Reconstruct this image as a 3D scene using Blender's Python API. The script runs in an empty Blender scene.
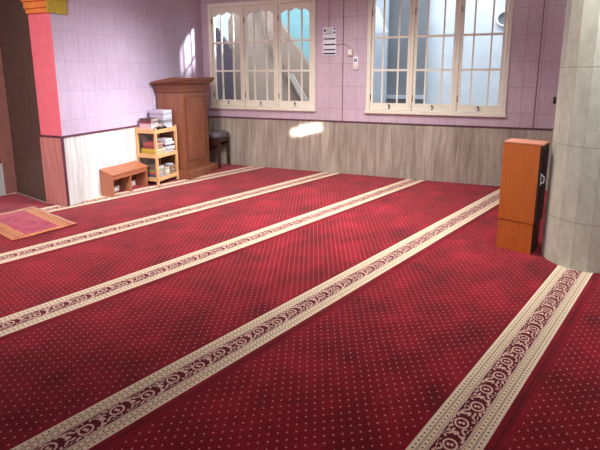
import bpy, bmesh, math, random
from mathutils import Vector, Matrix
random.seed(7)
C = bpy.context.scene.collection
PI = math.pi

# ------------------------------------------------------------------ materials
def srgb(r, g, b):
    f = lambda c: (c/255/12.92) if c/255 <= .04045 else ((c/255+.055)/1.055)**2.4
    return (f(r), f(g), f(b), 1.0)

class NT:
    def __init__(self, name):
        self.m = bpy.data.materials.new(name); self.m.use_nodes = True
        self.t = self.m.node_tree; self.t.nodes.clear()
        self.out = self.n('ShaderNodeOutputMaterial')
        self.b = self.n('ShaderNodeBsdfPrincipled')
        self.l(self.b.outputs[0], self.out.inputs[0])
    def n(self, k, **kw):
        o = self.t.nodes.new(k)
        for a, v in kw.items(): setattr(o, a, v)
        return o
    def l(self, a, b): self.t.links.new(a, b)
    def setin(self, node, i, v):
        s = node.inputs[i]
        if hasattr(v, 'is_output') or isinstance(v, bpy.types.NodeSocket): self.l(v, s)
        else: s.default_value = v
    def math(self, op, a, b=0.0, c=0.0, clamp=False):
        o = self.n('ShaderNodeMath', operation=op); o.use_clamp = clamp
        self.setin(o, 0, a); self.setin(o, 1, b); self.setin(o, 2, c)
        return o.outputs[0]
    def mix(self, f, a, b, blend='MIX'):
        o = self.n('ShaderNodeMix', data_type='RGBA', blend_type=blend)
        self.setin(o, 0, f); self.setin(o, 6, a); self.setin(o, 7, b)
        return o.outputs[2]
    def obj(self): return self.n('ShaderNodeTexCoord').outputs['Object']
    def xyz(self, v):
        o = self.n('ShaderNodeSeparateXYZ'); self.l(v, o.inputs[0]); return o.outputs
    def comb(self, x, y, z=0.0):
        o = self.n('ShaderNodeCombineXYZ'); self.setin(o, 0, x); self.setin(o, 1, y); self.setin(o, 2, z); return o.outputs[0]
    def scale(self, v, s):
        o = self.n('ShaderNodeMapping'); self.l(v, o.inputs[0]); o.inputs['Scale'].default_value = s; return o.outputs[0]
    def noise(self, v, s=5, d=3, r=.5):
        o = self.n('ShaderNodeTexNoise'); self.l(v, o.inputs['Vector']); o.inputs['Scale'].default_value = s
        o.inputs['Detail'].default_value = d; o.inputs['Roughness'].default_value = r; return o.outputs['Fac']
    def ramp(self, f, stops):
        o = self.n('ShaderNodeValToRGB'); self.l(f, o.inputs[0]); e = o.color_ramp.elements
        while len(e) < len(stops): e.new(.5)
        for k, (p, c) in enumerate(stops): e[k].position = p; e[k].color = c
        return o.outputs[0]
    def bump(self, h, s=.1, d=.01):
        o = self.n('ShaderNodeBump'); o.inputs['Strength'].default_value = s; o.inputs['Distance'].default_value = d
        self.l(h, o.inputs['Height']); self.l(o.outputs[0], self.b.inputs['Normal'])
    def fin(self, col, rough=.5, spec=.5):
        self.setin(self.b, 'Base Color', col); self.setin(self.b, 'Roughness', rough)
        self.b.inputs['Specular IOR Level'].default_value = spec
        return self.m

def mul(c, k): return (c[0]*k, c[1]*k, c[2]*k, 1)

def plain(name, col, rough=.5, spec=.5, var=.12, scale=12):
    t = NT(name)
    f = t.noise(t.obj(), scale, 3)
    return t.fin(t.ramp(f, [(.3, mul(col, 1-var)), (.7, mul(col, 1+var))]), rough, spec)

def wood(name, dark, light, axis='z', rough=.4, s=9, spec=.5):
    t = NT(name); v = t.obj()
    sc = {'x': (1, 9, 9), 'y': (9, 1, 9), 'z': (9, 9, 1)}[axis]
    f = t.noise(t.scale(v, sc), s*.35, 4, .6)
    g = t.noise(t.scale(v, tuple(q*3 for q in sc)), s, 3, .6)
    c = t.ramp(t.math('ADD', t.math('MULTIPLY', f, .65), t.math('MULTIPLY', g, .35)), [(.32, dark), (.68, light)])
    return t.fin(c, rough, spec)

def tile_mat(name, horiz, off, c1, c2, grout, rough=.3):
    t = NT(name); x = t.xyz(t.obj())
    h = x['X'] if horiz == 'x' else x['Y']
    v = t.comb(t.math('ADD', h, -off), t.math('ADD', x['Z'], -.985), 0)
    b = t.n('ShaderNodeTexBrick', offset=0.0); t.l(v, b.inputs['Vector'])
    for k, q in (('Scale', 1), ('Mortar Size', .0035), ('Mortar Smooth', .4), ('Brick Width', .2), ('Row Height', .33), ('Bias', 0)):
        b.inputs[k].default_value = q
    b.inputs['Color1'].default_value = c1; b.inputs['Color2'].default_value = c2; b.inputs['Mortar'].default_value = grout
    st = t.noise(t.scale(t.comb(h, x['Z'], 0), (38, 4, 1)), 1.0, 4, .65)
    bl = t.noise(t.scale(t.comb(h, x['Z'], 0), (1.2, 1.2, 1)), 1.5, 2, .5)
    f = t.math('ADD', t.math('MULTIPLY', st, .6), t.math('MULTIPLY', bl, .4))
    k = t.ramp(f, [(.3, (.80, .78, .78, 1)), (.7, (1.08, 1.07, 1.08, 1))])
    c = t.mix(1.0, b.outputs['Color'], k, 'MULTIPLY')
    t.bump(b.outputs['Fac'], .25, -.004)
    return t.fin(c, rough, .5)

def travertine(name, horiz, lo, mid, hi, rough=.3):
    t = NT(name); x = t.xyz(t.obj())
    h = x['X'] if horiz == 'x' else x['Y']
    w = t.noise(t.comb(h, x['Z'], 0), 2.2, 2)
    hh = t.math('ADD', h, t.math('MULTIPLY', w, .06))
    a = t.noise(t.comb(t.math('MULTIPLY', hh, 22), t.math('MULTIPLY', x['Z'], 1.3), 0), 1, 5, .62)
    b = t.noise(t.comb(t.math('MULTIPLY', hh, 75), t.math('MULTIPLY', x['Z'], 3), 3.0), 1, 3, .6)
    c = t.noise(t.comb(t.math('MULTIPLY', hh, 4), t.math('MULTIPLY', x['Z'], .7), 9.0), 1, 2, .5)
    f = t.math('ADD', t.math('ADD', t.math('MULTIPLY', a, .5), t.math('MULTIPLY', b, .22)), t.math('MULTIPLY', c, .28))
    col = t.ramp(f, [(.34, lo), (.5, mid), (.66, hi)])
    br = t.n('ShaderNodeTexBrick', offset=0.0); t.l(t.comb(h, t.math('ADD', x['Z'], 1.0), 0), br.inputs['Vector'])
    for k, q in (('Scale', 1), ('Mortar Size', .002), ('Mortar Smooth', .3), ('Brick Width', .3), ('Row Height', 4)):
        br.inputs[k].default_value = q
    br.inputs['Color1'].default_value = (1, 1, 1, 1); br.inputs['Color2'].default_value = (.9, .9, .9, 1); br.inputs['Mortar'].default_value = (.8, .78, .76, 1)
    return t.fin(t.mix(1.0, col, br.outputs['Color'], 'MULTIPLY'), rough, .5)

ROLL = 1.195; SW = .235
def carpet_mat():
    t = NT('carpet_pile'); v = t.obj(); x = t.xyz(v); u = x['X']; y = x['Y']
    big = t.noise(v, 2.3, 4, .6); fine = t.noise(v, 90, 2, .7)
    patch = t.noise(t.scale(v, (1.6, .9, 1)), 3.5, 3, .55)
    f = t.math('ADD', t.math('MULTIPLY', big, .45), t.math('ADD', t.math('MULTIPLY', patch, .4), t.math('MULTIPLY', fine, .15)))
    field = t.ramp(f, [(.37, srgb(92, 2, 13)), (.5, srgb(127, 7, 25)), (.62, srgb(154, 18, 40))])
    def lat(ox, oy):
        a = t.math('FRACT', t.math('ADD', t.math('DIVIDE', u, .0515), ox + 100))
        b = t.math('FRACT', t.math('ADD', t.math('DIVIDE', y, .0605), oy + 100))
        a = t.math('MULTIPLY', t.math('SUBTRACT', a, .5), .0515); b = t.math('MULTIPLY', t.math('SUBTRACT', b, .5), .0605)
        return t.math('ADD', t.math('ABSOLUTE', a), t.math('ABSOLUTE', b))
    dm = t.math('MINIMUM', lat(.13, 0), lat(.63, .5))
    dot = t.math('LESS_THAN', dm, .0055)
    # no dots on the margins of the roll
    inf = t.math('MULTIPLY', t.math('LESS_THAN', u, -.012), t.math('GREATER_THAN', u, -.885))
    dot = t.math('MULTIPLY', dot, inf)
    base = t.mix(dot, field, srgb(220, 136, 138))
    # woven border band
    def rng(a, b): return t.math('MULTIPLY', t.math('GREATER_THAN', u, a), t.math('LESS_THAN', u, b))
    um = t.math('SUBTRACT', SW/2, t.math('ABSOLUTE', t.math('SUBTRACT', u, SW/2)))   # mirrored distance from the band's edges
    def rm(a, b): return t.math('MULTIPLY', t.math('GREATER_THAN', um, a), t.math('LESS_THAN', um, b))
    wv = t.noise(v, 160, 2, .6)
    cream = t.ramp(wv, [(.3, srgb(226, 204, 168)), (.7, srgb(248, 231, 204))])
    dark = t.ramp(wv, [(.3, srgb(74, 6, 18)), (.7, srgb(112, 14, 30))])
    c = t.mix(rm(0, .064), base, cream)
    c = t.mix(rm(.064, .5), c, dark)
    c = t.mix(rm(.066, .0695), c, srgb(236, 214, 190))
    py = t.math('SUBTRACT', t.math('FRACT', t.math('ADD', t.math('DIVIDE', y, .026), 200)), .5)
    inv = t.math('LESS_THAN', t.math('ABSOLUTE', py), .19)
    brown = srgb(124, 92, 66)
    for a in (.013, .043):
        c = t.mix(t.math('MULTIPLY', rm(a, a + .008), inv), c, brown)
    for a in (.0285, .034):
        c = t.mix(rm(a, a + .0028), c, srgb(120, 88, 58))
    c = t.mix(rm(.0565, .0595), c, srgb(150, 112, 74))
    # seam lines right of the band
    for a in (.262, .282):
        c = t.mix(rng(a, a + .006), c, srgb(64, 3, 14))
    t.bump(t.noise(v, 260, 2, .7), .5, .006)
    m = t.fin(c, .85, .15)
    t.b.inputs['Sheen Weight'].default_value = .3; t.b.inputs['Sheen Roughness'].default_value = .4
    t.b.inputs['Sheen Tint'].default_value = (1, .55, .6, 1)
    return m

def glass_mat():
    t = NT('window_glass')
    tr = t.n('ShaderNodeBsdfTransparent'); tr.inputs[0].default_value = (.9, .94, .95, 1)
    gl = t.n('ShaderNodeBsdfGlossy'); gl.inputs['Roughness'].default_value = .03
    lw = t.n('ShaderNodeLayerWeight'); fz = t.math('ADD', t.math('MULTIPLY', t.math('POWER', lw.outputs['Facing'], 5), .9), .05)
    mx = t.n('ShaderNodeMixShader'); t.l(fz, mx.inputs[0]); t.l(tr.outputs[0], mx.inputs[1]); t.l(gl.outputs[0], mx.inputs[2])
    t.l(mx.outputs[0], t.out.inputs[0]); t.t.nodes.remove(t.b)
    return t.m

M = dict(
    carpet=carpet_mat(), glass=glass_mat(),
    motif=plain('carpet_motif_yarn', srgb(226, 188, 172), .9, .1, .12, 90),
    tile_l=tile_mat('lavender_tile', 'y', .02, srgb(192, 174, 194), srgb(188, 169, 190), srgb(172, 152, 174)),
    tile_b=tile_mat('pink_tile', 'x', .022, srgb(204, 178, 190), srgb(198, 171, 184), srgb(164, 138, 150)),
    trav_l=travertine('pale_lit_travertine', 'y', srgb(164, 160, 158), srgb(198, 196, 194), srgb(224, 223, 222)),  # left wainscot: wash of light painted in as paler stone
    trav_b=travertine('brown_travertine', 'x', srgb(116, 102, 92), srgb(160, 146, 133), srgb(198, 186, 173)),
    trav_p=travertine('rose_travertine', 'x', srgb(150, 84, 80), srgb(184, 112, 106), srgb(205, 140, 132)),
    cap=plain('maroon_trim', srgb(92, 48, 62), .35),
    pink=plain('pink_paint', srgb(220, 104, 116), .5, .4, .05),
    olive=plain('olive_paint', srgb(176, 150, 48), .5), orange=plain('orange_paint', srgb(214, 118, 58), .5),
    nicheside=plain('niche_dark_brown', srgb(88, 64, 58), .5, .3),  # even dark brown for the niche side walls
    nicheback=plain('niche_red_brown_paint', srgb(112, 56, 54), .5), nichepil=plain('niche_brown_paint', srgb(148, 98, 90), .5),
    ceil=plain('ceiling_paint', srgb(225, 222, 216), .8), floor=plain('concrete', srgb(150, 145, 140), .8),
    cream=plain('cream_window_paint', srgb(226, 216, 199), .4, .5, .03),
    column=None, iron=plain('dark_iron', srgb(50, 42, 38), .4),
    lect=wood('podium_wood', srgb(104, 56, 38), srgb(140, 84, 60), 'z', .32),
    lectd=wood('podium_moulding_wood', srgb(88, 44, 30), srgb(124, 68, 46), 'y', .3),
    pine=wood('pine_wood', srgb(188, 138, 92), srgb(218, 176, 126), 'z', .4),
    desk=wood('desk_wood', srgb(142, 80, 54), srgb(176, 108, 78), 'y', .38),
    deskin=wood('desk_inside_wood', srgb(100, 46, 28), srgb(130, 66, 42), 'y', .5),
    cab=wood('orange_laminate', srgb(194, 98, 36), srgb(214, 118, 50), 'z', .35, 14),
    cabtop=wood('lit_cabinet_top_laminate', srgb(204, 130, 104), srgb(222, 152, 124), 'x', .3, 14),  # light reflected off the top, painted in as paler, pinker laminate
    cabdark=wood('dark_door_wood', srgb(38, 20, 18), srgb(60, 34, 28), 'z', .4),
    chairwood=wood('dark_chair_wood', srgb(48, 26, 22), srgb(74, 42, 34), 'z', .35),
    cushion=plain('grey_vinyl', srgb(92, 84, 88), .5),
    steel=plain('chrome', srgb(215, 215, 212), .25, .8, .03),
    white=plain('white_plastic', srgb(236, 234, 236), .4, .5, .02), ivory=plain('ivory_plastic', srgb(214, 190, 172), .45),
    paper=plain('poster_paper', srgb(232, 230, 238), .6, .3, .02), ink=plain('poster_ink', srgb(40, 40, 58), .6),
    lcd=plain('grey_screen', srgb(140, 146, 150), .25), cablem=plain('cable_rubber', srgb(120, 88, 98), .5),
    mat=None,
)
def column_mat():
    t = NT('column_tile'); v = t.obj(); x = t.xyz(v)
    ang = t.math('DIVIDE', t.math('ARCTAN2', x['Y'], x['X']), 2*PI/16)
    fa = t.math('ABSOLUTE', t.math('SUBTRACT', t.math('FRACT', t.math('ADD', ang, 100)), .5))
    cell = t.math('FLOOR', t.math('ADD', ang, 100))
    wn = t.n('ShaderNodeTexWhiteNoise', noise_dimensions='1D'); t.l(cell, wn.inputs['W'])
    z = t.math('FRACT', t.math('DIVIDE', t.math('ADD', x['Z'], 6.0 - .52), .585))
    hz = t.math('LESS_THAN', z, .009)
    vt = t.math('MULTIPLY', t.math('GREATER_THAN', fa, .485), .5)
    n = t.noise(t.scale(v, (6, 6, 3)), 3, 5, .65)
    c = t.ramp(n, [(.3, srgb(198, 200, 180)), (.7, srgb(228, 230, 212))])
    c = t.mix(t.math('MULTIPLY', wn.outputs[0], .3), c, srgb(190, 190, 168))
    c = t.mix(t.math('MULTIPLY', t.math('MAXIMUM', hz, vt), .7), c, srgb(128, 116, 98))
    return t.fin(c, .3, .5)
M['column'] = column_mat()

# ------------------------------------------------------------------ geometry helpers
class MB:
    def __init__(s): s.v = []; s.f = []; s.mi = []
    def add(s, vs, fs, mi=0):
        o = len(s.v); s.v += [tuple(v) for v in vs]; s.f += [tuple(i+o for i in f) for f in fs]; s.mi += [mi]*len(fs); return s
    def box(s, x0, x1, y0, y1, z0, z1, mi=0):
        vs = [(x, y, z) for z in (z0, z1) for y in (y0, y1) for x in (x0, x1)]
        return s.add(vs, [(0, 2, 3, 1), (4, 5, 7, 6), (0, 1, 5, 4), (2, 6, 7, 3), (0, 4, 6, 2), (1, 3, 7, 5)], mi)
    def prism(s, poly, fn, a, b, mi=0):
        """poly: 2D points (counterclockwise or not); fn(p, t) -> 3D"""
        n = len(poly); vs = [fn(p, a) for p in poly] + [fn(p, b) for p in poly]
        fs = [tuple(range(n-1, -1, -1)), tuple(range(n, 2*n))] + [(i, (i+1) % n, n+(i+1) % n, n+i) for i in range(n)]
        return s.add(vs, fs, mi)
    def loft(s, rings, mi=0, caps=True):
        n = len(rings[0]); vs = [p for r in rings for p in r]; fs = []
        for k in range(len(rings)-1):
            for i in range(n):
                fs.append((k*n+i, k*n+(i+1) % n, (k+1)*n+(i+1) % n, (k+1)*n+i))
        if caps: fs += [tuple(range(n-1, -1, -1)), tuple(range((len(rings)-1)*n, len(rings)*n))]
        return s.add(vs, fs, mi)
    def tube(s, pts, r, n=8, mi=0):
        rings = []
        for i, p in enumerate(pts):
            p = Vector(p); a = Vector(pts[max(i-1, 0)]); b = Vector(pts[min(i+1, len(pts)-1)])
            d = (b-a).normalized(); u = d.orthogonal().normalized()
            if i and abs(pu.dot(d)) < .99: u = (pu - d*pu.dot(d)).normalized()
            pu = u; w = d.cross(u)
            rings.append([p + r*(math.cos(t)*u + math.sin(t)*w) for t in [2*PI*k/n for k in range(n)]])
        return s.loft(rings, mi)
    def build(s, name, mats, parent=None, bevel=0, smooth=False, loc=None):
        me = bpy.data.meshes.new(name)
        vs = s.v
        if loc is not None: vs = [(x-loc[0], y-loc[1], z-loc[2]) for x, y, z in vs]
        me.from_pydata(vs, [], s.f)
        for m in (mats if isinstance(mats, (list, tuple)) else [mats]): me.materials.append(m)
        for p, i in zip(me.polygons, s.mi): p.material_index = i
        bm = bmesh.new(); bm.from_mesh(me); bmesh.ops.recalc_face_normals(bm, faces=bm.faces); bm.to_mesh(me); bm.free()
        if smooth:
            for p in me.polygons: p.use_smooth = True
        o = bpy.data.objects.new(name, me); C.objects.link(o)
        if loc is not None: o.location = loc
        if parent: o.parent = parent
        if bevel:
            b = o.modifiers.new('bevel', 'BEVEL'); b.width = bevel; b.segments = 2; b.limit_method = 'ANGLE'; b.angle_limit = .6
        return o

def tag(o, label=None, cat=None, group=None, kind=None):
    for k, v in (('label', label), ('category', cat), ('group', group), ('kind', kind)):
        if v: o[k] = v
    return o
def thing(name, label, cat, loc=(0, 0, 0), rz=0, group=None, kind=None):
    o = bpy.data.objects.new(name, None); C.objects.link(o); o.location = loc; o.rotation_euler = (0, 0, rz); o.empty_display_size = .1
    return tag(o, label, cat, group, kind)

# ------------------------------------------------------------------ layout numbers (metres)
XL = -4.40        # left wall
YB = 6.53         # back wall
XR = 3.4; YN = -2.6; HC = 3.3
NY0, NY1, NX = 1.2, 3.69, -5.58     # prayer niche
A_CARPET = math.radians(42.16912 - 22.18164)   # carpet turned clockwise against the room

# ------------------------------------------------------------------ room shell
tag(MB().box(NX-.2, XR+.2, YN, YB+.15, -.12, -.012).build('floor', M['floor']), kind='structure')
tag(MB().box(NX-.2, XR+.2, YN, YB+.15, HC, HC+.12).build('ceiling', M['ceil']), kind='structure')

W1 = (-4.255, -2.405); W2 = (-1.617, .243); WZ = (.932, 2.60)
wb = MB()
xs = [XL-.15, W1[0], W1[1], W2[0], W2[1], XR]
for i in range(5):
    if i in (1, 3):
        wb.box(xs[i], xs[i+1], YB, YB+.15, -.012, WZ[0]); wb.box(xs[i], xs[i+1], YB, YB+.15, WZ[1]+(.1 if i == 3 else 0), HC)
    else: wb.box(xs[i], xs[i+1], YB, YB+.15, -.012, HC)
wall_b = tag(wb.build('wall_back', M['tile_b']), kind='structure')
MB().box(XL, XR, YB-.012, YB, -.012, .785).build('wainscot', M['trav_b'], wall_b)
MB().box(XL, XR, YB-.026, YB, .785, .805).build('wainscot_cap', M['cap'], wall_b, .004)
for x in (-1.978, .585):
    MB().box(x-.006, x+.006, YB-.004, YB, .805, HC).build('tile_joint', M['cablem'], wall_b)

# left wall with an arched opening to the niche
wl = MB()
wl.box(XL-.15, XL, NY1, YB, -.012, HC)
wl.box(XL-.15, XL, YN, NY0, -.012, HC)
arc = []
yc = (NY0+NY1)/2; hw = (NY1-NY0)/2
for k in range(25):
    t = PI*k/24; arc.append((yc-hw*math.cos(t), 2.35+.6*math.sin(t)))
for (ya, za), (yb2, zb) in zip(arc[:-1], arc[1:]):
    wl.prism([(ya, za), (yb2, zb), (yb2, HC), (ya, HC)], lambda p, t: (t, p[0], p[1]), XL-.15, XL)
wall_l = tag(wl.build('wall_left', M['tile_l']), kind='structure')
MB().box(XL, XL+.012, NY1+.004, YB-.012, -.012, .795).build('wainscot', M['trav_l'], wall_l)
MB().box(XL, XL+.026, NY1-.004, YB-.026, .795, .817).build('wainscot_cap', M['cap'], wall_l, .004)
MB().box(XL, XL+.012, YN, NY0, -.012, .795).build('wainscot', M['trav_l'], wall_l)

# niche: pink jamb, dark side, back
nj = MB()
nj.box(XL-.33, XL-.0, NY1-.006, NY1-.001, .0, 2.15, 0)
jamb = tag(nj.build('trim_1', M['pink']), 'pink painted jamb of the prayer niche', kind='structure')
MB().box(XL-.34, XL-.002, NY1-.018, NY1-.006, -.012, .795).build('wainscot', M['trav_p'], jamb)
MB().box(XL-.36, XL+.02, NY1-.03, NY1-.006, .795, .817).build('wainscot_cap', M['cap'], jamb, .004)
MB().box(XL-.004, XL+.014, NY1-.022, NY1+.004, -.012, .795).build('corner_bead', M['cap'], jamb)
im = MB(); im.box(XL-.33, XL-.0, NY1-.035, NY1-.001, 2.15, 2.2); im.box(XL-.33, XL-.0, NY1-.055, NY1-.001, 2.2, 2.27); im.box(XL-.33, XL, NY1-.075, NY1-.001, 2.27, 2.5)
im.build('impost', M['orange'], jamb, .006)
ib = MB(); ib.box(XL, XL+.012, NY1-.035, NY1+.215, 2.15, 2.29); ib.box(XL, XL+.02, NY1-.06, NY1+.215, 2.29, 2.5)
ib.build('arch_band', M['olive'], jamb)
wn = MB(); wn.prism([(XL-.33, NY1+.012), (NX, NY1+.235), (NX, NY1+.4), (XL-.15, NY1+.4), (XL-.15, NY1+.012)], lambda p, t: (p[0], p[1], t), -.012, HC)
wn.box(NX, XL-.15, NY0-.15, NY0, -.012, HC); wn.box(NX, XL-.15, NY0, NY1+.012, 3.1, HC)
tag(wn.build('wall_niche', M['nicheside']), kind='structure')
wq = tag(MB().box(NX-.12, NX-.001, NY0-.15, NY1+.4, -.012, HC).build('wall_niche_back', M['nicheback']), kind='structure')
MB().box(NX-.001, NX+.012, NY0, NY1+.07, -.012, .40).build('wainscot', M['trav_l'], wq)
MB().box(NX-.001, NX+.02, NY1+.07, NY1+.225, -.012, 3.1).build('pilaster', M['nichepil'], wq)
tag(MB().box(XR, XR+.15, YN, YB, -.012, HC).build('wall_right', M['tile_b']), kind='structure')

# round tile-clad column
cx, cy, cr = .80, 4.12, .282
ring = lambda z: [(cx+cr*math.cos(2*PI*k/16), cy+cr*math.sin(2*PI*k/16), z) for k in range(16)]
col = MB().loft([ring(0), ring(HC)]).build('column', M['column'], loc=(cx, cy, 0))
tag(col, 'round column clad in narrow beige stone tiles at the right edge', kind='structure')

# ------------------------------------------------------------------ windows
def window(name, X0, X1, label):
    z0, z1 = WZ[0], WZ[1]+(.1 if name == 'window_2' else 0)
    root = thing(name, label, None, ((X0+X1)/2, YB, z0), kind='structure')
    L = root.location
    def put(mb, nm, mat, par, bev=.004, smooth=False):
        o = mb.build(nm, mat, None, bev, smooth, loc=L); o.parent = par
        if par is root: o.location = (0, 0, 0)
        else: o.location = (0, 0, 0)
        return o
    fr = MB(); ya, yb = YB-.03, YB+.09; e = .058
    fr.box(X0, X0+e, ya, yb, z0, z1); fr.box(X1-e, X1, ya, yb, z0, z1)
    fr.box(X0+e, X1-e, ya, yb, z1-e, z1); fr.box(X0-.01, X1+.01, ya-.015, yb, z0, z0+.05)
    mu = .042; sw = (X1-X0-2*e-2*mu)/3
    for k in (1, 2):
        xa = X0+e+k*sw+(k-1)*mu; fr.box(xa, xa+mu, ya, yb, z0+.05, z1-e)
    put(fr, 'window_frame', M['cream'], root)
    for k in range(3):
        a = X0+e+k*(sw+mu)+.004; b = a+sw-.008; za, zb = z0+.054, z1-e-.004
        y0, y1 = YB-.012, YB+.03; st = .036; bot = za+.095
        s = MB()
        s.box(a, a+st, y0, y1, za, zb); s.box(b-st, b, y0, y1, za, zb); s.box(a+st, b-st, y0, y1, za, bot)
        # arched head
        xc = (a+b)/2; half = (b-a)/2-st; mid = .108
        def head(x):
            t = abs(x-xc)
            if t < mid: q = t/mid; return zb-.055-.06*(1-(1-q)**1.0*(1.0-.35*math.sin(PI*q)))
            q = (t-mid)/(half-mid); return zb-.085-.055*q*q
        n = 24; pts = [xc-half+2*half*i/n for i in range(n+1)]
        for p, q in zip(pts[:-1], pts[1:]):
            hp, hq = head(p+1e-5), head(q-1e-5)
            s.prism([(p, hp), (q, hq), (q, zb), (p, zb)], lambda w, t: (w[0], t, w[1]), y0, y1)
        for sgn in (-1, 1):
            xm = xc+sgn*mid; s.box(xm-.011, xm+.011, y0+.008, y1-.008, bot, zb-.05)
        for zz in (1.545, 1.995):
            s.box(a+st, b-st, y0+.0095, y1-.0095, zz-.015, zz+.015)
        sa = put(s, 'sash', M['cream'], root, 0)
        put(MB().add([(a+st-.01, YB+.008, bot-.01), (b-st+.01, YB+.008, bot-.01), (b-st+.01, YB+.008, zb-.03), (a+st-.01, YB+.008, zb-.03)], [(0, 1, 2, 3)]), 'glass_pane', M['glass'], sa, 0)
        h = MB(); h.tube([(xc-.012, y0-.004, za+.066), (xc+.004, y0-.02, za+.07), (xc+.016, y0-.02, za+.052), (xc+.006, y0-.016, za+.032), (xc-.01, y0-.012, za+.024)], .0055, 6); h.box(xc-.014, xc+.008, y0-.006, y0, za+.055, za+.078)
        put(h, 'window_handle', M['iron'], sa, 0)
        for zz in (1.16, 2.33):
            put(MB().box(a-.006, a+.006, y0-.012, y0, zz-.045, zz+.045), 'hinge', M['iron'], sa, 0)
    return root
window('window_1', *W1, 'cream casement window with three arched sashes beside the podium')
window('window_2', *W2, 'cream casement window with three sashes looking on a pale wall at right')

# ------------------------------------------------------------------ outside, beyond the windows
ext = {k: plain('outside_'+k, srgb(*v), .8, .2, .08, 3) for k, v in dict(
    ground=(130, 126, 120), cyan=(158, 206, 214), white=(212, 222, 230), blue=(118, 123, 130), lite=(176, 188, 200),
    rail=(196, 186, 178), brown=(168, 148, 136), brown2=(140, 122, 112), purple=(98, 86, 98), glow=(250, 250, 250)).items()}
tag(MB().box(-9, 5, YB+.15, 13, -.2, -.05).build('ground', ext['ground']), kind='structure')
tag(MB().box(-5.1, -1.7, 11, 11.2, -.05, 4.6).build('wall_neighbour', ext['cyan']), 'bright turquoise wall beyond the left window', kind='structure')
tag(MB().box(-8.5, -5.1, 10.6, 10.8, -.05, 5).build('wall_far', ext['glow']), 'white wall beyond the left window', kind='structure')
tag(MB().prism([(-6.2, 2.40), (-5.05, 2.40), (-4.75, 1.98), (-4.75, -.05), (-6.2, -.05)], lambda p, t: (p[0], t, p[1]), 8.02, 8.10).build('wall_partition', ext['purple']), 'dark purple grey partition wall outside the left window', kind='structure')
stair = thing('outdoor_staircase', 'grey brown flank of an outdoor staircase seen through the left window', 'staircase', (-3.8, 8.3, -.05))
def sp(poly, y0, y1, nm, mat):
    o = MB().prism(poly, lambda p, t: (p[0], t, p[1]), y0, y1).build(nm, mat, None, loc=stair.location); o.parent = stair; o.location = (0, 0, 0)
sp([(-4.95, -.05), (-4.95, 2.55), (-4.62, 3.1), (-4.25, 3.1), (-3.732, 2.388), (-3.131, 1.568), (-1.95, -.05)], 8.3, 8.45, 'stair_flank', ext['brown'])
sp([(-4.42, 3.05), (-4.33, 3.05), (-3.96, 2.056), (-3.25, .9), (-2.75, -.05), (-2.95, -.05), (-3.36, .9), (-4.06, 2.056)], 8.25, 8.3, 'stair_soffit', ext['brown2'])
sp([(-3.60, 1.50), (-3.50, 1.50), (-3.05, .80), (-2.60, -.05), (-2.72, -.05)], 8.2, 8.25, 'handrail_panel', ext['rail'])
# pale courtyard wall and its bluish return, with a ledge
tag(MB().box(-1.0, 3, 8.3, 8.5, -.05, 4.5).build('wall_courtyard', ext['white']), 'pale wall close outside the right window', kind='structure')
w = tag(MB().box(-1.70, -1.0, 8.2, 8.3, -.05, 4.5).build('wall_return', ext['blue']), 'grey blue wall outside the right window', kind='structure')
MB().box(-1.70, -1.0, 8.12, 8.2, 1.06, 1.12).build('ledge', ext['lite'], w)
tag(MB().box(-2.6, -1.64, 8.0, 8.1, -.05, 4.5).build('wall_pier', ext['lite']), 'pale pier outside the right window', kind='structure')
vt = thing('wall_vent', 'round grey vent on the pale wall outside the right window', 'vent', (.19, 8.3, 2.36))
def disc(r0, y0, y1, r1=None, n=32, inner=0):
    m = MB(); r1 = r1 or r0
    m.loft([[(r*math.cos(2*PI*k/n), y, r*math.sin(2*PI*k/n)) for k in range(n)] for r, y in ((r0, y0), (r1, y1))]); return m
a = MB(); n = 32
a.loft([[(r*math.cos(2*PI*k/n), y, r*math.sin(2*PI*k/n)) for k in range(n)] for r, y in ((.13, 0), (.13, -.03), (.105, -.045), (.095, -.02), (.095, 0))], caps=False)
a.build('vent_rim', M['white'], vt, smooth=True)
disc(.095, -.012, -.002).build('vent_face', ext['blue'], vt)

# ------------------------------------------------------------------ carpet rolls
cA, sA = math.cos(A_CARPET), math.sin(A_CARPET)
to_room = lambda u, v: (u*cA + v*sA, -u*sA + v*cA)
to_car = lambda X, Y: (X*cA - Y*sA, X*sA + Y*cA)
def clip(poly, a, b, c):        # keep a*x+b*y+c >= 0
    out = []
    for i in range(len(poly)):
        p, q = poly[i], poly[(i+1) % len(poly)]; dp = a*p[0]+b*p[1]+c; dq = a*q[0]+b*q[1]+c
        if dp >= 0: out.append(p)
        if (dp >= 0) != (dq >= 0):
            t = dp/(dp-dq); out.append((p[0]+t*(q[0]-p[0]), p[1]+t*(q[1]-p[1])))
    return out
def rect_room(x0, x1, y0, y1): return [to_car(*p) for p in ((x0, y0), (x1, y0), (x1, y1), (x0, y1))]
room_polys = [rect_room(XL+.0135, XR-.002, YN, YB-.0135), rect_room(XL-.33, XL+.0135, NY0+.01, NY1-.026), [to_car(*p) for p in ((NX+.022, NY0+.01), (XL-.33, NY0+.01), (XL-.33, NY1-.026), (NX+.022, NY1+.19))]]
def inside(poly, p):
    s = None
    for i in range(len(poly)):
        a, b = poly[i], poly[(i+1) % len(poly)]
        d = (b[0]-a[0])*(p[1]-a[1])-(b[1]-a[1])*(p[0]-a[0])
        if abs(d) < 1e-9: continue
        if s is None: s = d > 0
        elif (d > 0) != s: return False
    return True
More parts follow.
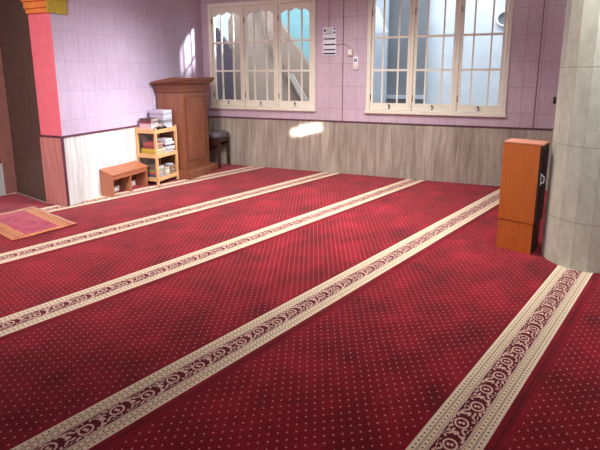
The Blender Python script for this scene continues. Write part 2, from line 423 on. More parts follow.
def motif_polys():
    """one repeat of the scrollwork, 0.29 long, centred on u = 0: list of polygons in (u, v)"""
    P = []
    def ringp(cu, cv, ro, ri, a0=0, a1=2*PI, n=14, ex=1.0):
        for k in range(n):
            t0 = a0+(a1-a0)*k/n; t1 = a0+(a1-a0)*(k+1)/n
            P.append([(cu+ri*math.cos(t0), cv+ex*ri*math.sin(t0)), (cu+ro*math.cos(t0), cv+ex*ro*math.sin(t0)), (cu+ro*math.cos(t1), cv+ex*ro*math.sin(t1)), (cu+ri*math.cos(t1), cv+ex*ri*math.sin(t1))])
    def ell(cu, cv, a, b, rot=0, n=10):
        P.append([(cu+a*math.cos(t)*math.cos(rot)-b*math.sin(t)*math.sin(rot), cv+a*math.cos(t)*math.sin(rot)+b*math.sin(t)*math.cos(rot)) for t in [2*PI*k/n for k in range(n)]])
    def stroke(pts, w0, w1):
        n = len(pts)
        for i in range(n-1):
            (x0, y0), (x1, y1) = pts[i], pts[i+1]; d = math.hypot(x1-x0, y1-y0) or 1; nx, ny = -(y1-y0)/d, (x1-x0)/d
            a = w0+(w1-w0)*i/(n-1); b = w0+(w1-w0)*(i+1)/(n-1)
            P.append([(x0-nx*a, y0-ny*a), (x1-nx*b, y1-ny*b), (x1+nx*b, y1+ny*b), (x0+nx*a, y0+ny*a)])
    for sg, v0 in ((1, .052), (-1, .197)):
        u0 = sg*.006
        ringp(u0, v0, .031, .0225, ex=1.12)
        ell(u0-.008, v0-.003, .0055, .009, .3); ell(u0+.008, v0+.003, .0055, .009, .3); ell(u0, v0, .012, .003, 1.1)
        # curling tail
        sp_ = [(u0+sg*(.030-.024*q+.012*math.sin(6*q)), v0+.038+.048*q) for q in [k/8 for k in range(9)]]
        stroke(sp_, .006, .003)
        sp_ = [(u0-sg*(.036-.01*q-.012*math.sin(4*q)), v0-.020-.040*q) for q in [k/8 for k in range(9)]]
        stroke(sp_, .003, .0055)
        # leaves
        for q, (du, dv, ro) in enumerate(((-.026, .062, .9), (-.006, .074, 1.5), (.028, .064, 2.2), (.030, -.044, -.9), (.012, -.058, -1.5))):
            ell(u0+sg*du, v0+dv, .0145, .0052, ro if sg > 0 else PI-ro)
        ell(u0-sg*.036, v0+.034, .006, .006); ell(u0+sg*.037, v0-.016, .005, .008); ell(u0-sg*.038, v0+.05, .004, .004)
        ell(u0+sg*.038, v0+.018, .004, .007)
    for sg in (-1, 1):
        stroke([(sg*(.040-.007*math.cos(2*PI*2*q)), .29*q) for q in [k/32 for k in range(33)]], .0012, .0012)
        for k in range(8): ell(sg*.036, .018+.036*k, .0032, .006, sg*.6)
    # small bows between medallions
    for v in (.125, .27):
        P.append([(-.038, v-.012), (-.020, v), (-.038, v+.012)]); P.append([(-.004, v-.012), (-.020, v), (-.004, v+.012)])
    return P
MOT = motif_polys()
labels = {
    -2: 'red dotted carpet roll on the floor of the prayer niche at far left',
    -1: 'red dotted carpet roll behind the podium with no band in view',
    0: 'red carpet roll whose cream band runs under the book rack and podium',
    1: 'second red dotted carpet roll from the podium, its cream band ending between the two windows',
    2: 'middle red dotted carpet roll, its cream band reaching the wall below the right window',
    3: 'red dotted carpet roll with long cream scrollwork band running behind the orange cabinet',
    4: 'red dotted carpet roll with wide cream band running up to the round column',
    5: 'dark red dotted carpet roll at the bottom right corner beyond the last cream band',
    6: 'red dotted carpet roll lying past the right edge of the picture',
    7: 'red dotted carpet roll lying along the right wall out of frame',
    8: 'red dotted carpet piece in the corner by the right wall out of frame'}
for k in range(-2, 9):
    s0 = -.755 - ROLL*(4-k)
    L = SW+.045
    r0, r1 = s0-(ROLL-L)+.001, s0+L-.001
    mb = MB(); polys = []
    for rp in room_polys:
        p = clip(clip(rp, 1, 0, -r0), -1, 0, r1)
        if len(p) >= 3:
            polys.append(p)
            mb.prism([(u-s0, v) for u, v in p], lambda q, t: (q[0], q[1], t), -.012, -.001)
    if not polys: continue
    v0 = min(q[1] for p in polys for q in p); v1 = max(q[1] for p in polys for q in p)
    j = math.floor(v0/.29)
    while j*.29 < v1:
        off = j*.29+.1*k
        for mi_, P in enumerate(MOT):
            vs = [(u+SW/2, v+off) for u, v in P]
            if any(all(inside(p, (u+s0, v)) for u, v in vs) for p in polys):
                mb.add([(u, v, -.0009+.000006*mi_) for u, v in vs], [tuple(range(len(vs)))], 1)
        j += 1
    ox, oy = to_room(s0, 0)
    o = mb.build('carpet_roll', [M['carpet'], M['motif']])
    # keep motif faces up
    for p in o.data.polygons:
        if p.material_index == 1 and p.normal.z < 0: p.flip()
    o.location = (ox, oy, 0); o.rotation_euler = (0, 0, -A_CARPET)
    tag(o, labels[k], 'carpet', 'red prayer carpet rolls')

# ------------------------------------------------------------------ prayer mat
def mat_mat():
    t = NT('prayer_mat_weave'); v = t.obj(); x = t.xyz(v); u, w = x['X'], x['Y']     # long side along X (1.02), width along Y (.6)
    n = t.noise(v, 120, 2, .6)
    mag = t.ramp(t.noise(v, 7, 3), [(.35, srgb(150, 34, 62)), (.65, srgb(178, 52, 84))])
    gold = t.ramp(n, [(.3, srgb(190, 112, 58)), (.7, srgb(218, 150, 92))])
    du = t.math('SUBTRACT', .51, t.math('ABSOLUTE', u)); dw = t.math('SUBTRACT', .30, t.math('ABSOLUTE', w))
    # scalloped edges of the centre field
    sc = t.math('MULTIPLY', t.math('ABSOLUTE', t.math('SINE', t.math('MULTIPLY', u, 42))), .018)
    sc2 = t.math('MULTIPLY', t.math('ABSOLUTE', t.math('SINE', t.math('MULTIPLY', w, 50))), .018)
    def lt(a, b): return t.math('LESS_THAN', a, b)
    def band(d, a, b): return t.math('MULTIPLY', t.math('GREATER_THAN', d, a), t.math('LESS_THAN', d, b))
    c = mag
    c = t.mix(lt(t.math('ADD', dw, sc), .15), c, gold)
    c = t.mix(lt(t.math('ADD', du, sc2), .085), c, gold)
    red = srgb(140, 30, 44); br = srgb(132, 78, 40)
    for a, b, cc in ((.0, .014, red), (.032, .044, br), (.058, .072, red), (.088, .098, br), (.112, .118, red)):
        c = t.mix(band(dw, a, b), c, cc)
    spk = t.math('GREATER_THAN', t.noise(v, 60, 1, .5), .56)
    c = t.mix(t.math('MULTIPLY', band(du, .012, .07), spk), c, srgb(176, 58, 62))
    c = t.mix(lt(du, .008), c, red)
    # faint motif in the centre
    r = t.n('ShaderNodeVectorMath', operation='LENGTH'); t.l(t.scale(v, (1, 2.2, 1)), r.inputs[0])
    c = t.mix(t.math('MULTIPLY', band(r.outputs['Value'], .20, .23), .35), c, srgb(196, 96, 110))
    m = t.fin(c, .9, .1)
    t.b.inputs['Sheen Weight'].default_value = .3
    return m
pm_c = (-4.318, 3.07); pm_r = math.atan2(-.28, .98)
mb = MB(); nx, ny = 34, 20
top = []
for j in range(ny+1):
    for i in range(nx+1):
        a = -.51+1.02*i/nx; b = -.30+.6*j/ny
        z = .006+.004*math.sin(a*17+b*9)*math.sin(b*13+1)+.016*max(0, 1-math.hypot((a-.33)/.16, (b-.24)/.07))
        top.append((a, b, z))
idx = lambda i, j: j*(nx+1)+i
mb.add(top, [(idx(i, j), idx(i+1, j), idx(i+1, j+1), idx(i, j+1)) for j in range(ny) for i in range(nx)])
pm = mb.build('prayer_mat', mat_mat(), smooth=True); pm.location = (*pm_c, .001); pm.rotation_euler = (0, 0, pm_r)
so = pm.modifiers.new('thick', 'SOLIDIFY'); so.thickness = .004; so.offset = 1
tag(pm, 'magenta prayer mat with orange striped borders lying before the niche', 'prayer mat')

# ------------------------------------------------------------------ podium (trapezoid plan, wider at the wall)
def podium():
    base = (-4.15, 5.66, 0)
    t = thing('podium', 'tall brown wooden podium with flared cornice beside the left window', 'podium', base)
    bx, by, _ = base
    def plan(xf, xr, yf0, yf1, yr0, yr1): return [(xr-bx, yr0-by), (xf-bx, yf0-by), (xf-bx, yf1-by), (xr-bx, yr1-by)]
    body = plan(-3.985, -4.366, 5.335, 5.99, 5.29, 6.05)
    MB().loft([[(x, y, .0) for x, y in body], [(x, y, 1.28) for x, y in body]]).build('body', M['lect'], t, .004)
    pl = plan(-3.857, -4.375, 5.296, 6.03, 5.288, 6.09)
    pl2 = plan(-3.872, -4.375, 5.306, 6.02, 5.289, 6.08)
    MB().loft([[(x, y, 0) for x, y in pl], [(x, y, .105) for x, y in pl], [(x, y, .12) for x, y in pl2]]).build('plinth', M['lect'], t, .004)
    # cornice: stepped and flared, top sloping to the wall
    def off(o, z): 
        p = plan(-3.985+o, -4.375, 5.335-o*.75, 5.99+o*.75, 5.29-o*1.15, 6.05+o*.9); return [(x, y, z) for x, y in p]
    rings = [off(.0, 1.24), off(.020, 1.245), off(.024, 1.262), off(.020, 1.27), off(.024, 1.335), off(.034, 1.35), off(.06, 1.37), off(.072, 1.38), off(.076, 1.395), off(.088, 1.4)]
    top = [(x, y, 1.38 if x < -.1 else 1.445) for x, y, _ in off(.095, 0)]
    MB().loft(rings[:-1] + [[(x, y, min(z, zz-.028)) if i in (0, 3) else (x, y, zz-.028) for i, ((x, y, z), (_, _, zz)) in enumerate(zip(rings[-1], top))]]).build('cornice', M['lectd'], t)
    slab = off(.10, 0)
    f0, f1, r0, r1 = slab[1], slab[2], slab[0], slab[3]
    def lerp(a, b, q): return (a[0]+(b[0]-a[0])*q, a[1]+(b[1]-a[1])*q)
    m0, m1 = lerp(f0, r0, .33), lerp(f1, r1, .33)
    lo = [(r0[0], r0[1], 1.362), (m0[0], m0[1], 1.399), (f0[0], f0[1], 1.417), (f1[0], f1[1], 1.417), (m1[0], m1[1], 1.399), (r1[0], r1[1], 1.362)]
    hi = [(x, y, z+(.056 if abs(z-1.399) < 1e-6 else .03)) for x, y, z in lo]
    s = MB().loft([lo, hi], caps=False); vs = lo; 
    s.add(lo, [(0, 1, 4, 5), (1, 2, 3, 4)]); s.add(hi, [(0, 1, 4, 5), (1, 2, 3, 4)])
    s.build('top_board', M['lectd'], t, .004)
    # raised moulding around the front panel
    xf = -3.985-bx
    a0, a1, z0, z1 = 5.42-by, 5.915-by, .235, 1.185
    f = MB(); w = .022
    f.box(xf-.002, xf+.012, a0, a1, z0, z0+w); f.box(xf-.002, xf+.012, a0, a1, z1-w, z1)
    f.box(xf-.002, xf+.012, a0, a0+w, z0+w, z1-w); f.box(xf-.002, xf+.012, a1-w, a1, z0+w, z1-w)
    fp = MB().box(xf-.002, xf+.004, a0+w, a1-w, z0+w, z1-w).build('front_panel', M['lect'], t)
    f.build('panel_moulding', M['lectd'], fp, .003)
podium()

# ------------------------------------------------------------------ chair behind the podium
def chair():
    t = thing('chair', 'dark wooden chair with grey padded seat between podium and back wall', 'chair', (-4.12, 6.315, 0))
    def loc(x, y): return x+4.12, y-6.315
    x0, y0 = loc(-4.33, 6.155); x1, y1 = loc(-3.90, 6.485); t.scale = (1, 1, 1.14)
    def leg(x, y, dx, top=.42, w=.02):
        return MB().loft([[(x+dx+a*w*.75, y+b*w*.75, 0) for a, b in ((-1, -1), (1, -1), (1, 1), (-1, 1))], [(x+a*w, y+b*w, top) for a, b in ((-1, -1), (1, -1), (1, 1), (-1, 1))]])
    for x, dx in ((x1-.022, 0), (x0+.022, -.0)):
        for y in (y0+.022, y1-.022): leg(x, y, dx).build('leg', M['chairwood'], t, .003)
    f = MB(); f.box(x0+.01, x1-.01, y0+.01, y0+.03, .36, .42); f.box(x0+.01, x1-.01, y1-.03, y1-.01, .36, .42); f.box(x1-.03, x1-.01, y0+.03, y1-.03, .37, .42); f.box(x0+.01, x0+.03, y0+.03, y1-.03, .37, .42)
    f.build('apron', M['chairwood'], t)
    for y in (y0+.014, y1-.03):
        MB().prism([(x0+.03, .18), (x0+.03, .36), (x1-.045, .36), (x1-.045, .33), (x0+.16, .25)], lambda p, q: (p[0], q, p[1]), y, y+.016).build('side_bracket', M['chairwood'], t)
    s = MB(); n = 20
    def ringr(z, i):
        return [(max(x0+i, min(x1-i, 0)) if False else ((x0+x1)/2+((x1-x0)/2-i)*max(-1, min(1, 1.25*math.cos(q)))), (y0+y1)/2+((y1-y0)/2-i)*max(-1, min(1, 1.25*math.sin(q))), z) for q in [2*PI*k/n+.01 for k in range(n)]]
    s.loft([ringr(.42, .004), ringr(.44, -.006), ringr(.475, -.006), ringr(.50, .012), ringr(.508, .05)]).build('seat', M['cushion'], t, 0, True)
    for y in (y0+.022, y1-.022): MB().box(x0+.002, x0+.034, y-.015, y+.015, .42, .86).build('back_post', M['chairwood'], t, .003)
    MB().box(x0+.005, x0+.03, y0+.037, y1-.037, .66, .85).build('backrest', M['cushion'], t, .008)
chair()

# ------------------------------------------------------------------ small book rack
RX0, RX1, RY0, RY1 = -4.385, -4.045, 4.825, 5.282
def rack():
    t = thing('book_rack', 'small open pine rack of three shelves holding books by podium', 'shelf', ((RX0+RX1)/2, (RY0+RY1)/2, 0))
    hx, hy = (RX1-RX0)/2, (RY1-RY0)/2; p = .032
    for sx in (-1, 1):
        for sy in (-1, 1):
            a, b = sorted((sx*hx, sx*(hx-p))); c, d = sorted((sy*hy, sy*(hy-p)))
            MB().box(a, b, c, d, 0, .79).build('post', M['pine'], t, .003)
    for z in (.11, .43, .765):
        s = MB(); s.box(-hx+.006, hx-.006, -hy+.006, hy-.006, z-.016, z)
        for sy in (-1, 1):
            c, d = sorted((sy*(hy-.005), sy*(hy-.022))); s.box(-hx+p, hx-p, c, d, z-.052, z-.004)
        for sx in (-1, 1):
            c, d = sorted((sx*(hx-.005), sx*(hx-.022))); s.box(c, d, -hy+p, hy-p, z-.052, z-.004)
        s.build('shelf', M['pine'], t, .002)
rack()

# ------------------------------------------------------------------ books
bm_cache = {}
def cover_mat(c):
    if c not in bm_cache: bm_cache[c] = plain('book_cover', srgb(*c), .45, .5, .06, 40)
    return bm_cache[c]
PAGE = {}
def page_mat(c):
    if c not in PAGE:
        t = NT('book_pages'); z = t.xyz(t.obj())['Z']
        f = t.noise(t.comb(0, 0, t.math('MULTIPLY', z, 900)), 1, 2)
        PAGE[c] = t.fin(t.ramp(f, [(.35, mul(srgb(*c), .82)), (.65, srgb(*c))]), .8, .2)
    return PAGE[c]
nb = [0]
def book(x, y, z, w, d, h, cover, pages, label, group, rz=0):
    nb[0] += 1; k_ = .90 if nb[0] % 2 else .78; pages = tuple(int(q*k_) for q in pages); cover = tuple(int(q*(.94 if nb[0] % 2 else .86)) for q in cover)
    """lies flat; w along X, d along Y; spine on the -Y side, page block open to +X and +Y"""
    t = thing('book', label, 'book', (x, y, z), rz, group)
    b = min(.005, h*.16)
    c = MB(); c.box(-w/2, w/2, -d/2, d/2, 0, b); c.box(-w/2, w/2, -d/2, d/2, h-b, h); c.box(-w/2, w/2, -d/2, -d/2+.004, b, h-b)
    c.build('cover', cover_mat(cover), t)
    MB().box(-w/2+.004, w/2-.003, -d/2+.004, d/2-.004, b, h-b).build('pages', page_mat(pages), t)
    return z+h+.0004
Z = .7655
G = 'books stacked on top of the rack'
z = Z; X, Y = -4.262, 4.975
for i, (h, c, p, w, d, lab) in enumerate((
        (.036, (222, 176, 190), (242, 240, 244), .20, .17, 'pale pink book at the bottom of the short left stack on the rack'),
        (.036, (226, 186, 198), (236, 236, 240), .20, .17, 'pale pink book second from the bottom of the short left stack'),
        (.026, (128, 30, 46), (170, 156, 146), .185, .165, 'thin crimson book third up in the short left stack on the rack'),
        (.042, (98, 56, 62), (220, 206, 190), .185, .165, 'dark maroon book topmost of the short left stack on the rack'))):
    z = book(X, Y, z, w, d, h, c, p, lab, G, (-.03, .02, -.02, .04)[i])
z = Z; X, Y = -4.22, 5.175
names = ('lowest', 'second lowest', 'third lowest', 'middle', 'third from top', 'second from top', 'topmost')
tall = (((206, 206, 220), (226, 228, 238)), ((196, 190, 206), (232, 236, 244)), ((128, 124, 132), (150, 150, 156)), ((206, 190, 208), (228, 238, 244)), ((196, 178, 200), (222, 236, 242)), ((186, 168, 190), (224, 240, 244)), ((206, 190, 212), (214, 232, 238)))
for i, (c, p) in enumerate(tall):
    col_ = 'lavender grey book with white pages' if i != 2 else 'dark grey book with grey pages'
    z = book(X, Y, z, .235, .185+.004*(i % 2), (.036, .034, .036, .032, .033, .032, .034)[i], c, p, '%s, %s in the tall stack on the rack' % (col_, names[i]), G, random.uniform(-.03, .03))
# little things on top of the rack
def small(name, x0, x1, y0, y1, z0, z1, mat, label, cat, bev=.004):
    cx_, cy_ = (x0+x1)/2, (y0+y1)/2
    o = MB().box(x0, x1, y0, y1, z0, z1).build(name, mat, None, bev, loc=(cx_, cy_, z0)); return tag(o, label, cat)
black = plain('black_plastic', srgb(26, 24, 38), .35)
def case(x, y, label, w, d):
    t = thing('small_case', label, 'case', (x, y, Z), .2)
    MB().box(-w/2, w/2, -d/2, d/2, 0, .018).build('case_body', black, t, .004)
    MB().box(-w/2, w/2, -d/2, d/2, .0185, .030).build('lid', black, t, .004)
case(-4.085, 4.93, 'black case lying beside the short left book stack on the rack', .06, .12)
case(-4.085, 5.07, 'tiny black case lying before the tall book stack on the rack', .045, .04)
bt = thing('bottle', 'small olive bottle standing between the two book stacks on the rack', 'bottle', (-4.118, 4.945+.07, Z))
lr = lambda r, z, n=14: [(r*math.cos(2*PI*k/n), r*math.sin(2*PI*k/n), z) for k in range(n)]
MB().loft([lr(.016, 0), lr(.018, .004), lr(.018, .045), lr(.010, .056), lr(.009, .062)]).build('bottle_body', plain('olive_plastic', srgb(150, 128, 70), .35), bt, 0, True)
MB().loft([lr(.011, .062), lr(.011, .078)]).build('cap', plain('brown_cap', srgb(120, 92, 56), .4), bt)

G = 'books stacked on the middle shelf of the rack'
z = .4305; X, Y = -4.21, 4.956
for i, lab in enumerate(('yellow book at the bottom of the middle shelf stack at left', 'yellow book second from the bottom on the middle shelf at left')):
    z = book(X, Y, z, .25, .18, .034, (196, 160, 40), (240, 236, 226), lab, G, (.0, .015)[i])
for i, (h, c, lab) in enumerate(((.044, (158, 56, 56), 'thick red book lying on the yellow books on the middle shelf'), (.040, (170, 74, 70), 'faded red book topmost on the yellow books on the middle shelf'))):
    z = book(X+.01, Y-.002, z, .20, .165, h, c, (206, 180, 170), lab, G, (-.03, .05)[i])
z = .4305; X, Y = -4.165, 5.14
whites = ((.042, (230, 230, 236), .18), (.034, (216, 218, 228), .18), (.03, (150, 32, 56), .165), (.026, (226, 228, 236), .16), (.022, (206, 212, 224), .15), (.024, (232, 232, 240), .15))
wn_ = ('lowest', 'second lowest', None, 'third from top', 'second from top', 'topmost')
for i, (h, c, d) in enumerate(whites):
    lab = 'white book, %s in the right stack on the middle shelf' % wn_[i] if wn_[i] else 'dark red book inside the white stack on the middle shelf'
    z = book(X + (.0, .012, -.03, .01, -.012, -.016)[i], Y, z, .21, d, h, c, (244, 246, 250), lab, G, random.uniform(-.06, .06))

G = 'books lying on the bottom shelf of the rack'
z = .1105; X, Y = -4.19, 4.935
for i, (h, w, c, lab) in enumerate(((.036, .22, (86, 112, 150), 'blue book at the bottom of the bottom shelf stack'), (.03, .20, (206, 88, 56), 'orange red book lying on the blue book on the bottom shelf'), (.034, .22, (170, 168, 120), 'olive green book third up on the bottom shelf'), (.05, .21, (128, 106, 92), 'thick brown book topmost of the bottom shelf stack'))):
    z = book(X, Y, z, w, .15, h, c, (236, 232, 222), lab, G, (.02, -.05, .03, -.03)[i])
z = .1105
for i, lab in enumerate(('white booklet lowest of the small pile before the brown cloths', 'white booklet in the middle of the small pile before the brown cloths', 'white booklet on top of the small pile before the brown cloths')):
    z = book(-4.105, 5.055, z, .10, .075, .036, (222, 220, 196), (238, 236, 222), lab, G, (.1, -.06, .04)[i])
# folded cloths
def fabric(name, a, b):
    t = NT(name); f = t.noise(t.scale(t.obj(), (8, 8, 60)), 1.5, 4, .6)
    return t.fin(t.ramp(f, [(.3, a), (.7, b)]), .9, .1)
tan = fabric('tan_cloth', srgb(120, 94, 76), srgb(182, 152, 126)); pale = fabric('pale_blue_cloth', srgb(160, 170, 196), srgb(206, 212, 230))
def folded(x, y, z, w, d, h, mat, label, layers):
    t = tag(MB().box(0, 0, 0, 0, 0, 0).build('folded_cloth', mat) if False else thing('folded_cloth', label, 'cloth', (x, y, z)), None)
    lh = h/layers
    m = MB(); n = 22
    for k in range(layers):
        q = k*1.3
        def rg(zz, ins):
            return [((w/2-ins)*max(-1, min(1, 1.2*math.cos(a)))*(1+.03*math.sin(3*a+q)), (d/2-ins)*max(-1, min(1, 1.2*math.sin(a)))*(1+.03*math.cos(2*a+q)), zz) for a in [2*PI*i/n for i in range(n)]]
        m.loft([rg(k*lh, .012), rg(k*lh+lh*.25, .001), rg(k*lh+lh*.75, .001), rg(k*lh+lh*.98, .014)])
    m.build('cloth_layers', mat, t, 0, True)
folded(-4.165, 5.185, .1105, .21, .15, .062, tan, 'tan cloth folded at the bottom right of the lowest shelf', 2)
folded(-4.165, 5.185, .1735, .20, .15, .055, tan, 'tan cloth folded on another tan cloth on the lowest shelf', 2)
folded(-4.135, 5.185, .229, .10, .09, .018, pale, 'small pale blue folded cloth on top of the tan cloths', 1)

# ------------------------------------------------------------------ low desk with sloping top and two openings
def low_desk():
    X1, X0, Y0, Y1 = -4.185, -4.386, 4.162, 4.785
    t = thing('low_desk', 'low reddish brown desk with sloping top and two openings by wall', 'desk', ((X0+X1)/2, (Y0+Y1)/2, 0))
    ox, oy = (X0+X1)/2, (Y0+Y1)/2; hx, hy = (X1-X0)/2, (Y1-Y0)/2
    zf, zr = .265, .322
    side = [(-hx, 0), (hx, 0), (hx, zf), (-hx, zr)]
    for y, nm in ((-hy, 'side_panel'), (-.008, 'divider'), (hy-.016, 'side_panel')):
        MB().prism(side, lambda p, q: (p[0], q, p[1]), y, y+.016).build(nm, M['desk'], t, .002)
    sl = (zr-zf)/(2*hx)
    MB().prism([(-hx, zr), (hx+.012, zf-sl*.012), (hx+.012, zf-sl*.012+.018), (-hx, zr+.018)], lambda p, q: (p[0], q, p[1]), -hy-.008, hy+.008).build('top_board', M['desk'], t, .003)
    for a, b in ((-hy+.016, -.008), (.008, hy-.016)):
        MB().box(hx-.02, hx-.004, a, b, zf-.055, zf-.006).build('apron', M['desk'], t, .002)
        MB().box(-hx+.004, -hx+.014, a, b, .075, zr-.01).build('back_panel', M['deskin'], t)
low_desk()

# ------------------------------------------------------------------ orange cabinet beside the column (aligned with the carpet)
def cabinet():
    # local frame: x along the front-left -> front-right edge, y away from the camera
    t = thing('cabinet', 'narrow orange wooden cabinet with dark carved door beside the round column', 'cabinet', (.163, 4.140, 0), -A_CARPET+math.radians(2.2))
    W, D = .300, .225
    MB().box(.003, W-.022, .004, D-.003, 0, .262).build('base_box', M['cab'], t, .002)
    MB().box(0, W-.018, 0, D, .266, .925).build('body', M['cab'], t, .002)
    MB().box(-.001, W+.002, -.001, D+.001, .926, .940).build('top_board', M['cabtop'], t, .003)
    d = MB().box(W-.0175, W, .002, D-.002, .268, .924).build('door', M['cabdark'], t, .002)
    f = MB(); x0, x1 = W, W+.006
    for z0, z1 in ((.30, .58), (.62, .895)):
        a, b = .03, D-.03; w = .014
        f.box(x0, x1, a, b, z0, z0+w); f.box(x0, x1, a, b, z1-w, z1); f.box(x0, x1, a, a+w, z0+w, z1-w); f.box(x0, x1, b-w, b, z0+w, z1-w)
        f.box(x0, x1-.001, a+.035, b-.035, z0+.04, z1-.04)
    f.build('door_moulding', M['cabdark'], d, .002)
    h = MB(); h.box(W, W+.004, .010, .034, .60, .70); h.tube([(W+.003, .022, .615), (W+.022, .022, .625), (W+.024, .022, .65), (W+.022, .022, .675), (W+.003, .022, .685)], .005, 8)
    h.build('door_handle', M['steel'], d)
    b = MB().box(W-.0215, W-.012, .006, D-.006, .006, .258).build('base_panel', M['cabdark'], t)
cabinet()

# ------------------------------------------------------------------ wall things between the windows
Yw = YB
po = thing('poster', 'white notice sheet with dark header and text lines between the windows', 'poster', (-2.188, Yw-.003, 1.965))
sheet = MB().box(-.103, .103, -.003, 0, -.2, .2).build('sheet', M['paper'], po)
y0, y1 = -.0045, -.003
def pr(nm, x0, x1, z0, z1): MB().box(x0, x1, y0, y1, z0, z1).build(nm, M['ink'], sheet)
pr('header_mark', -.088, -.058, .135, .175); pr('header_mark', .062, .09, .165, .19); pr('header_mark', .06, .09, .112, .135); pr('header_line', -.095, .05, .103, .111)
random.seed(3)
for zc in (.035, -.045, -.12):
    tx = MB(); x = -.088
    while x < .085:
        w_ = random.uniform(.014, .034); tx.box(x, min(x+w_, .09), y0, y1, zc-.010, zc+.010); x += w_+.0012
    tx.box(-.088, .088, y0+.0005, y1, zc-.008, zc+.006)
    tx.build('text_line', M['ink'], sheet)
pr('footer_bar', -.094, .094, -.186, -.164)
pp = MB().box(-.052, .040, y0, y1, .118, .19).build('header_picture', plain('header_grey', srgb(206, 204, 200), .6), sheet)
tag(MB().tube([(-2.20, Yw-.006, 2.60), (-2.20, Yw-.006, 2.4), (-2.205, Yw-.006, 2.17)], .003, 6).build('hanging_cord', M['cablem']), 'thin cord hanging down to the notice sheet', 'cord')

so_ = thing('wall_socket', 'small beige socket box on the pink tiles right of the notice', 'socket', (-1.868, Yw, 1.80))
sbox = MB().box(-.036, .036, -.032, 0, -.048, .048).build('socket_box', M['ivory'], so_, .006)
MB().box(-.026, .026, -.035, -.032, -.03, .038).build('socket_face', M['white'], sbox, .003)
s_ = MB()
for sx in (-.011, .011): s_.loft([[(sx+.005*math.cos(2*PI*k/10), y, .006+.005*math.sin(2*PI*k/10)) for k in range(10)] for y in (-.036, -.0348)])
s_.build('socket_hole', M['iron'], sbox)
tag(MB().tube([(-2.085, Yw-.006, 1.905), (-2.02, Yw-.006, 1.92), (-1.95, Yw-.006, 1.915), (-1.90, Yw-.006, 1.89), (-1.872, Yw-.012, 1.852)], .0035, 6).build('cable', M['cablem']), 'thin cable running from the notice to the beige socket', 'cable')
rc = thing('remote_control', 'white remote control hanging on the pink tiles beside right window', 'remote control', (-1.782, Yw, 1.645))
rr = []
n = 20
def rrect(w, h, y): 
    out = []
    for k in range(n):
        a = 2*PI*k/n; c_, s2 = math.cos(a), math.sin(a); e = 5
        q = (abs(c_)**e+abs(s2)**e)**(-1/e); out.append((w*c_*q, y, h*s2*q))
    return out
rbody = MB().loft([rrect(.038, .092, 0), rrect(.042, .096, -.006), rrect(.042, .096, -.018), rrect(.036, .09, -.026)]).build('remote_body', M['white'], rc, 0, True)
MB().box(-.024, .024, -.028, -.026, .02, .068).build('screen', M['lcd'], rbody, .002)
bb = MB()
for i in range(2):
    for j in range(3): bb.box(-.024+i*.028, -.004+i*.028, -.0285, -.026, -.07+j*.026, -.055+j*.026)
bb.build('buttons', M['ivory'], rbody)
MB().tube([(0, -.01, .096), (-.012, -.02, .125), (.006, -.02, .145), (.014, -.012, .125), (.0, -.012, .10)], .006, 6).build('hanging_loop', M['white'], rc)
sc_ = thing('wall_hook', 'small dark hook on the pink tiles beside the round column', 'hook', (.80, Yw, 1.16))
MB().box(-.016, .016, -.012, 0, -.045, .045).build('hook_plate', M['iron'], sc_, .002)
MB().tube([(0, -.01, .0), (0, -.035, -.01), (0, -.045, .01), (0, -.042, .03)], .006, 8).build('hook_arm', M['iron'], sc_)

# ------------------------------------------------------------------ light
w = bpy.data.worlds.new('sky'); bpy.context.scene.world = w; w.use_nodes = True
bg = w.node_tree.nodes['Background']; bg.inputs[0].default_value = (.80, .90, 1.0, 1); bg.inputs[1].default_value = 1.0
def area(name, loc, target, sx, sy, power, col, spread=PI):
    d = bpy.data.lights.new(name, 'AREA'); d.shape = 'RECTANGLE'; d.size = sx; d.size_y = sy; d.energy = power; d.color = col; d.spread = spread
    o = bpy.data.objects.new(name, d); C.objects.link(o); o.location = loc
    o.rotation_euler = (Vector(target)-Vector(loc)).to_track_quat('-Z', 'Y').to_euler(); return o
area('ceiling_fill_light', (-.5, 4.5, 3.0), (-4.4, 4.5, .75), .6, .6, 20, (.92, .95, 1.0), math.radians(42))  # added lamp to brighten the lower left wall, no real fixture
area('ceiling_fill_light', (-1.6, 4.2, 3.2), (-1.6, 4.9, 0), 1.2, 1.2, 92, (.98, 1.0, .97), math.radians(112))  # added overhead fill for the far carpet and walls, not a fixture
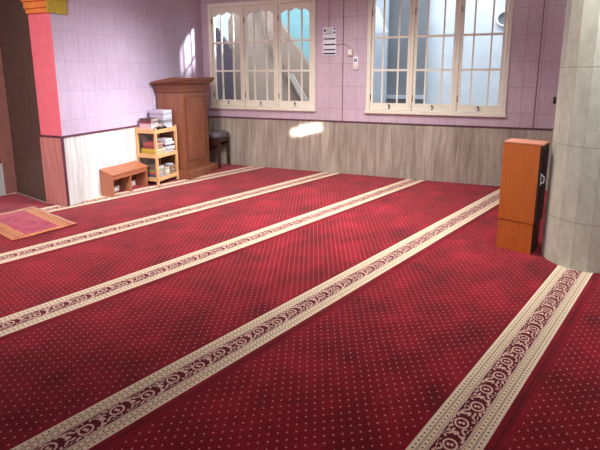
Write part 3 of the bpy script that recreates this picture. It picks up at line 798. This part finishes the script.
area('ceiling_fill_light', (.9, 3.6, 3.2), (.6, 5.2, 0.5), 1.0, 1.0, 58, (.97, .98, 1.0), math.radians(130))  # added fill for the right end of the back wall
area('niche_fill_light', (-3.0, .6, 2.9), (-4.3, 3.2, 0.6), .8, .8, 62, (1.0, .98, .98), math.radians(100))  # added fill to brighten the pink jamb and left carpet
for k, (tx, tz, sx, sy) in enumerate(((-2.68, .60, .20, .035), (-2.55, .65, .20, .05), (-2.40, .68, .12, .03), (-2.36, .69, .025, .09))):
    area('sun_beam', (-1.2, -2.2, 2.5), (tx, 6.52, tz), sx, sy, 1.6*sx*sy/.015, (1.0, .97, .92), math.radians(1.0))
area('sun_beam', (-2.6, 7.75, 3.35), (-4.4, 6.18, 1.92), .30, .56, 5, (1.0, .98, 1.0), math.radians(7))
area('outdoor_fill_light', (-2.0, 7.0, 5.2), (-2.0, 9.2, 1.2), 7, 1.0, 430, (.92, .97, 1.0))  # added unseen lamp that brightens the walls beyond the windows

# ------------------------------------------------------------------ camera
pitch, roll, yaw = .184636035, .00267492, .387142709
cam = bpy.data.cameras.new('camera'); co = bpy.data.objects.new('camera', cam); C.objects.link(co)
cp, sp2 = math.cos(pitch), math.sin(pitch); cr_, sr_ = math.cos(roll), math.sin(roll)
fwd = Vector((0, cp, -sp2)); right = Vector((1, 0, 0)); down = Vector((0, -sp2, -cp))
r2 = cr_*right+sr_*down; d2 = -sr_*right+cr_*down
Rz = Matrix.Rotation(yaw, 3, 'Z')
r2, d2, fwd = Rz @ r2, Rz @ d2, Rz @ fwd
co.matrix_world = Matrix(((r2.x, -d2.x, -fwd.x, 0), (r2.y, -d2.y, -fwd.y, 0), (r2.z, -d2.z, -fwd.z, 1.5), (0, 0, 0, 1)))
cam.sensor_width = 36; cam.lens = 453.726/600*36; cam.shift_y = -(225-158.374)/600; cam.clip_start = .05
bpy.context.scene.camera = co
vs = bpy.context.scene.view_settings; vs.view_transform = 'Standard'; vs.look = 'None'; vs.exposure = 0; vs.gamma = 1
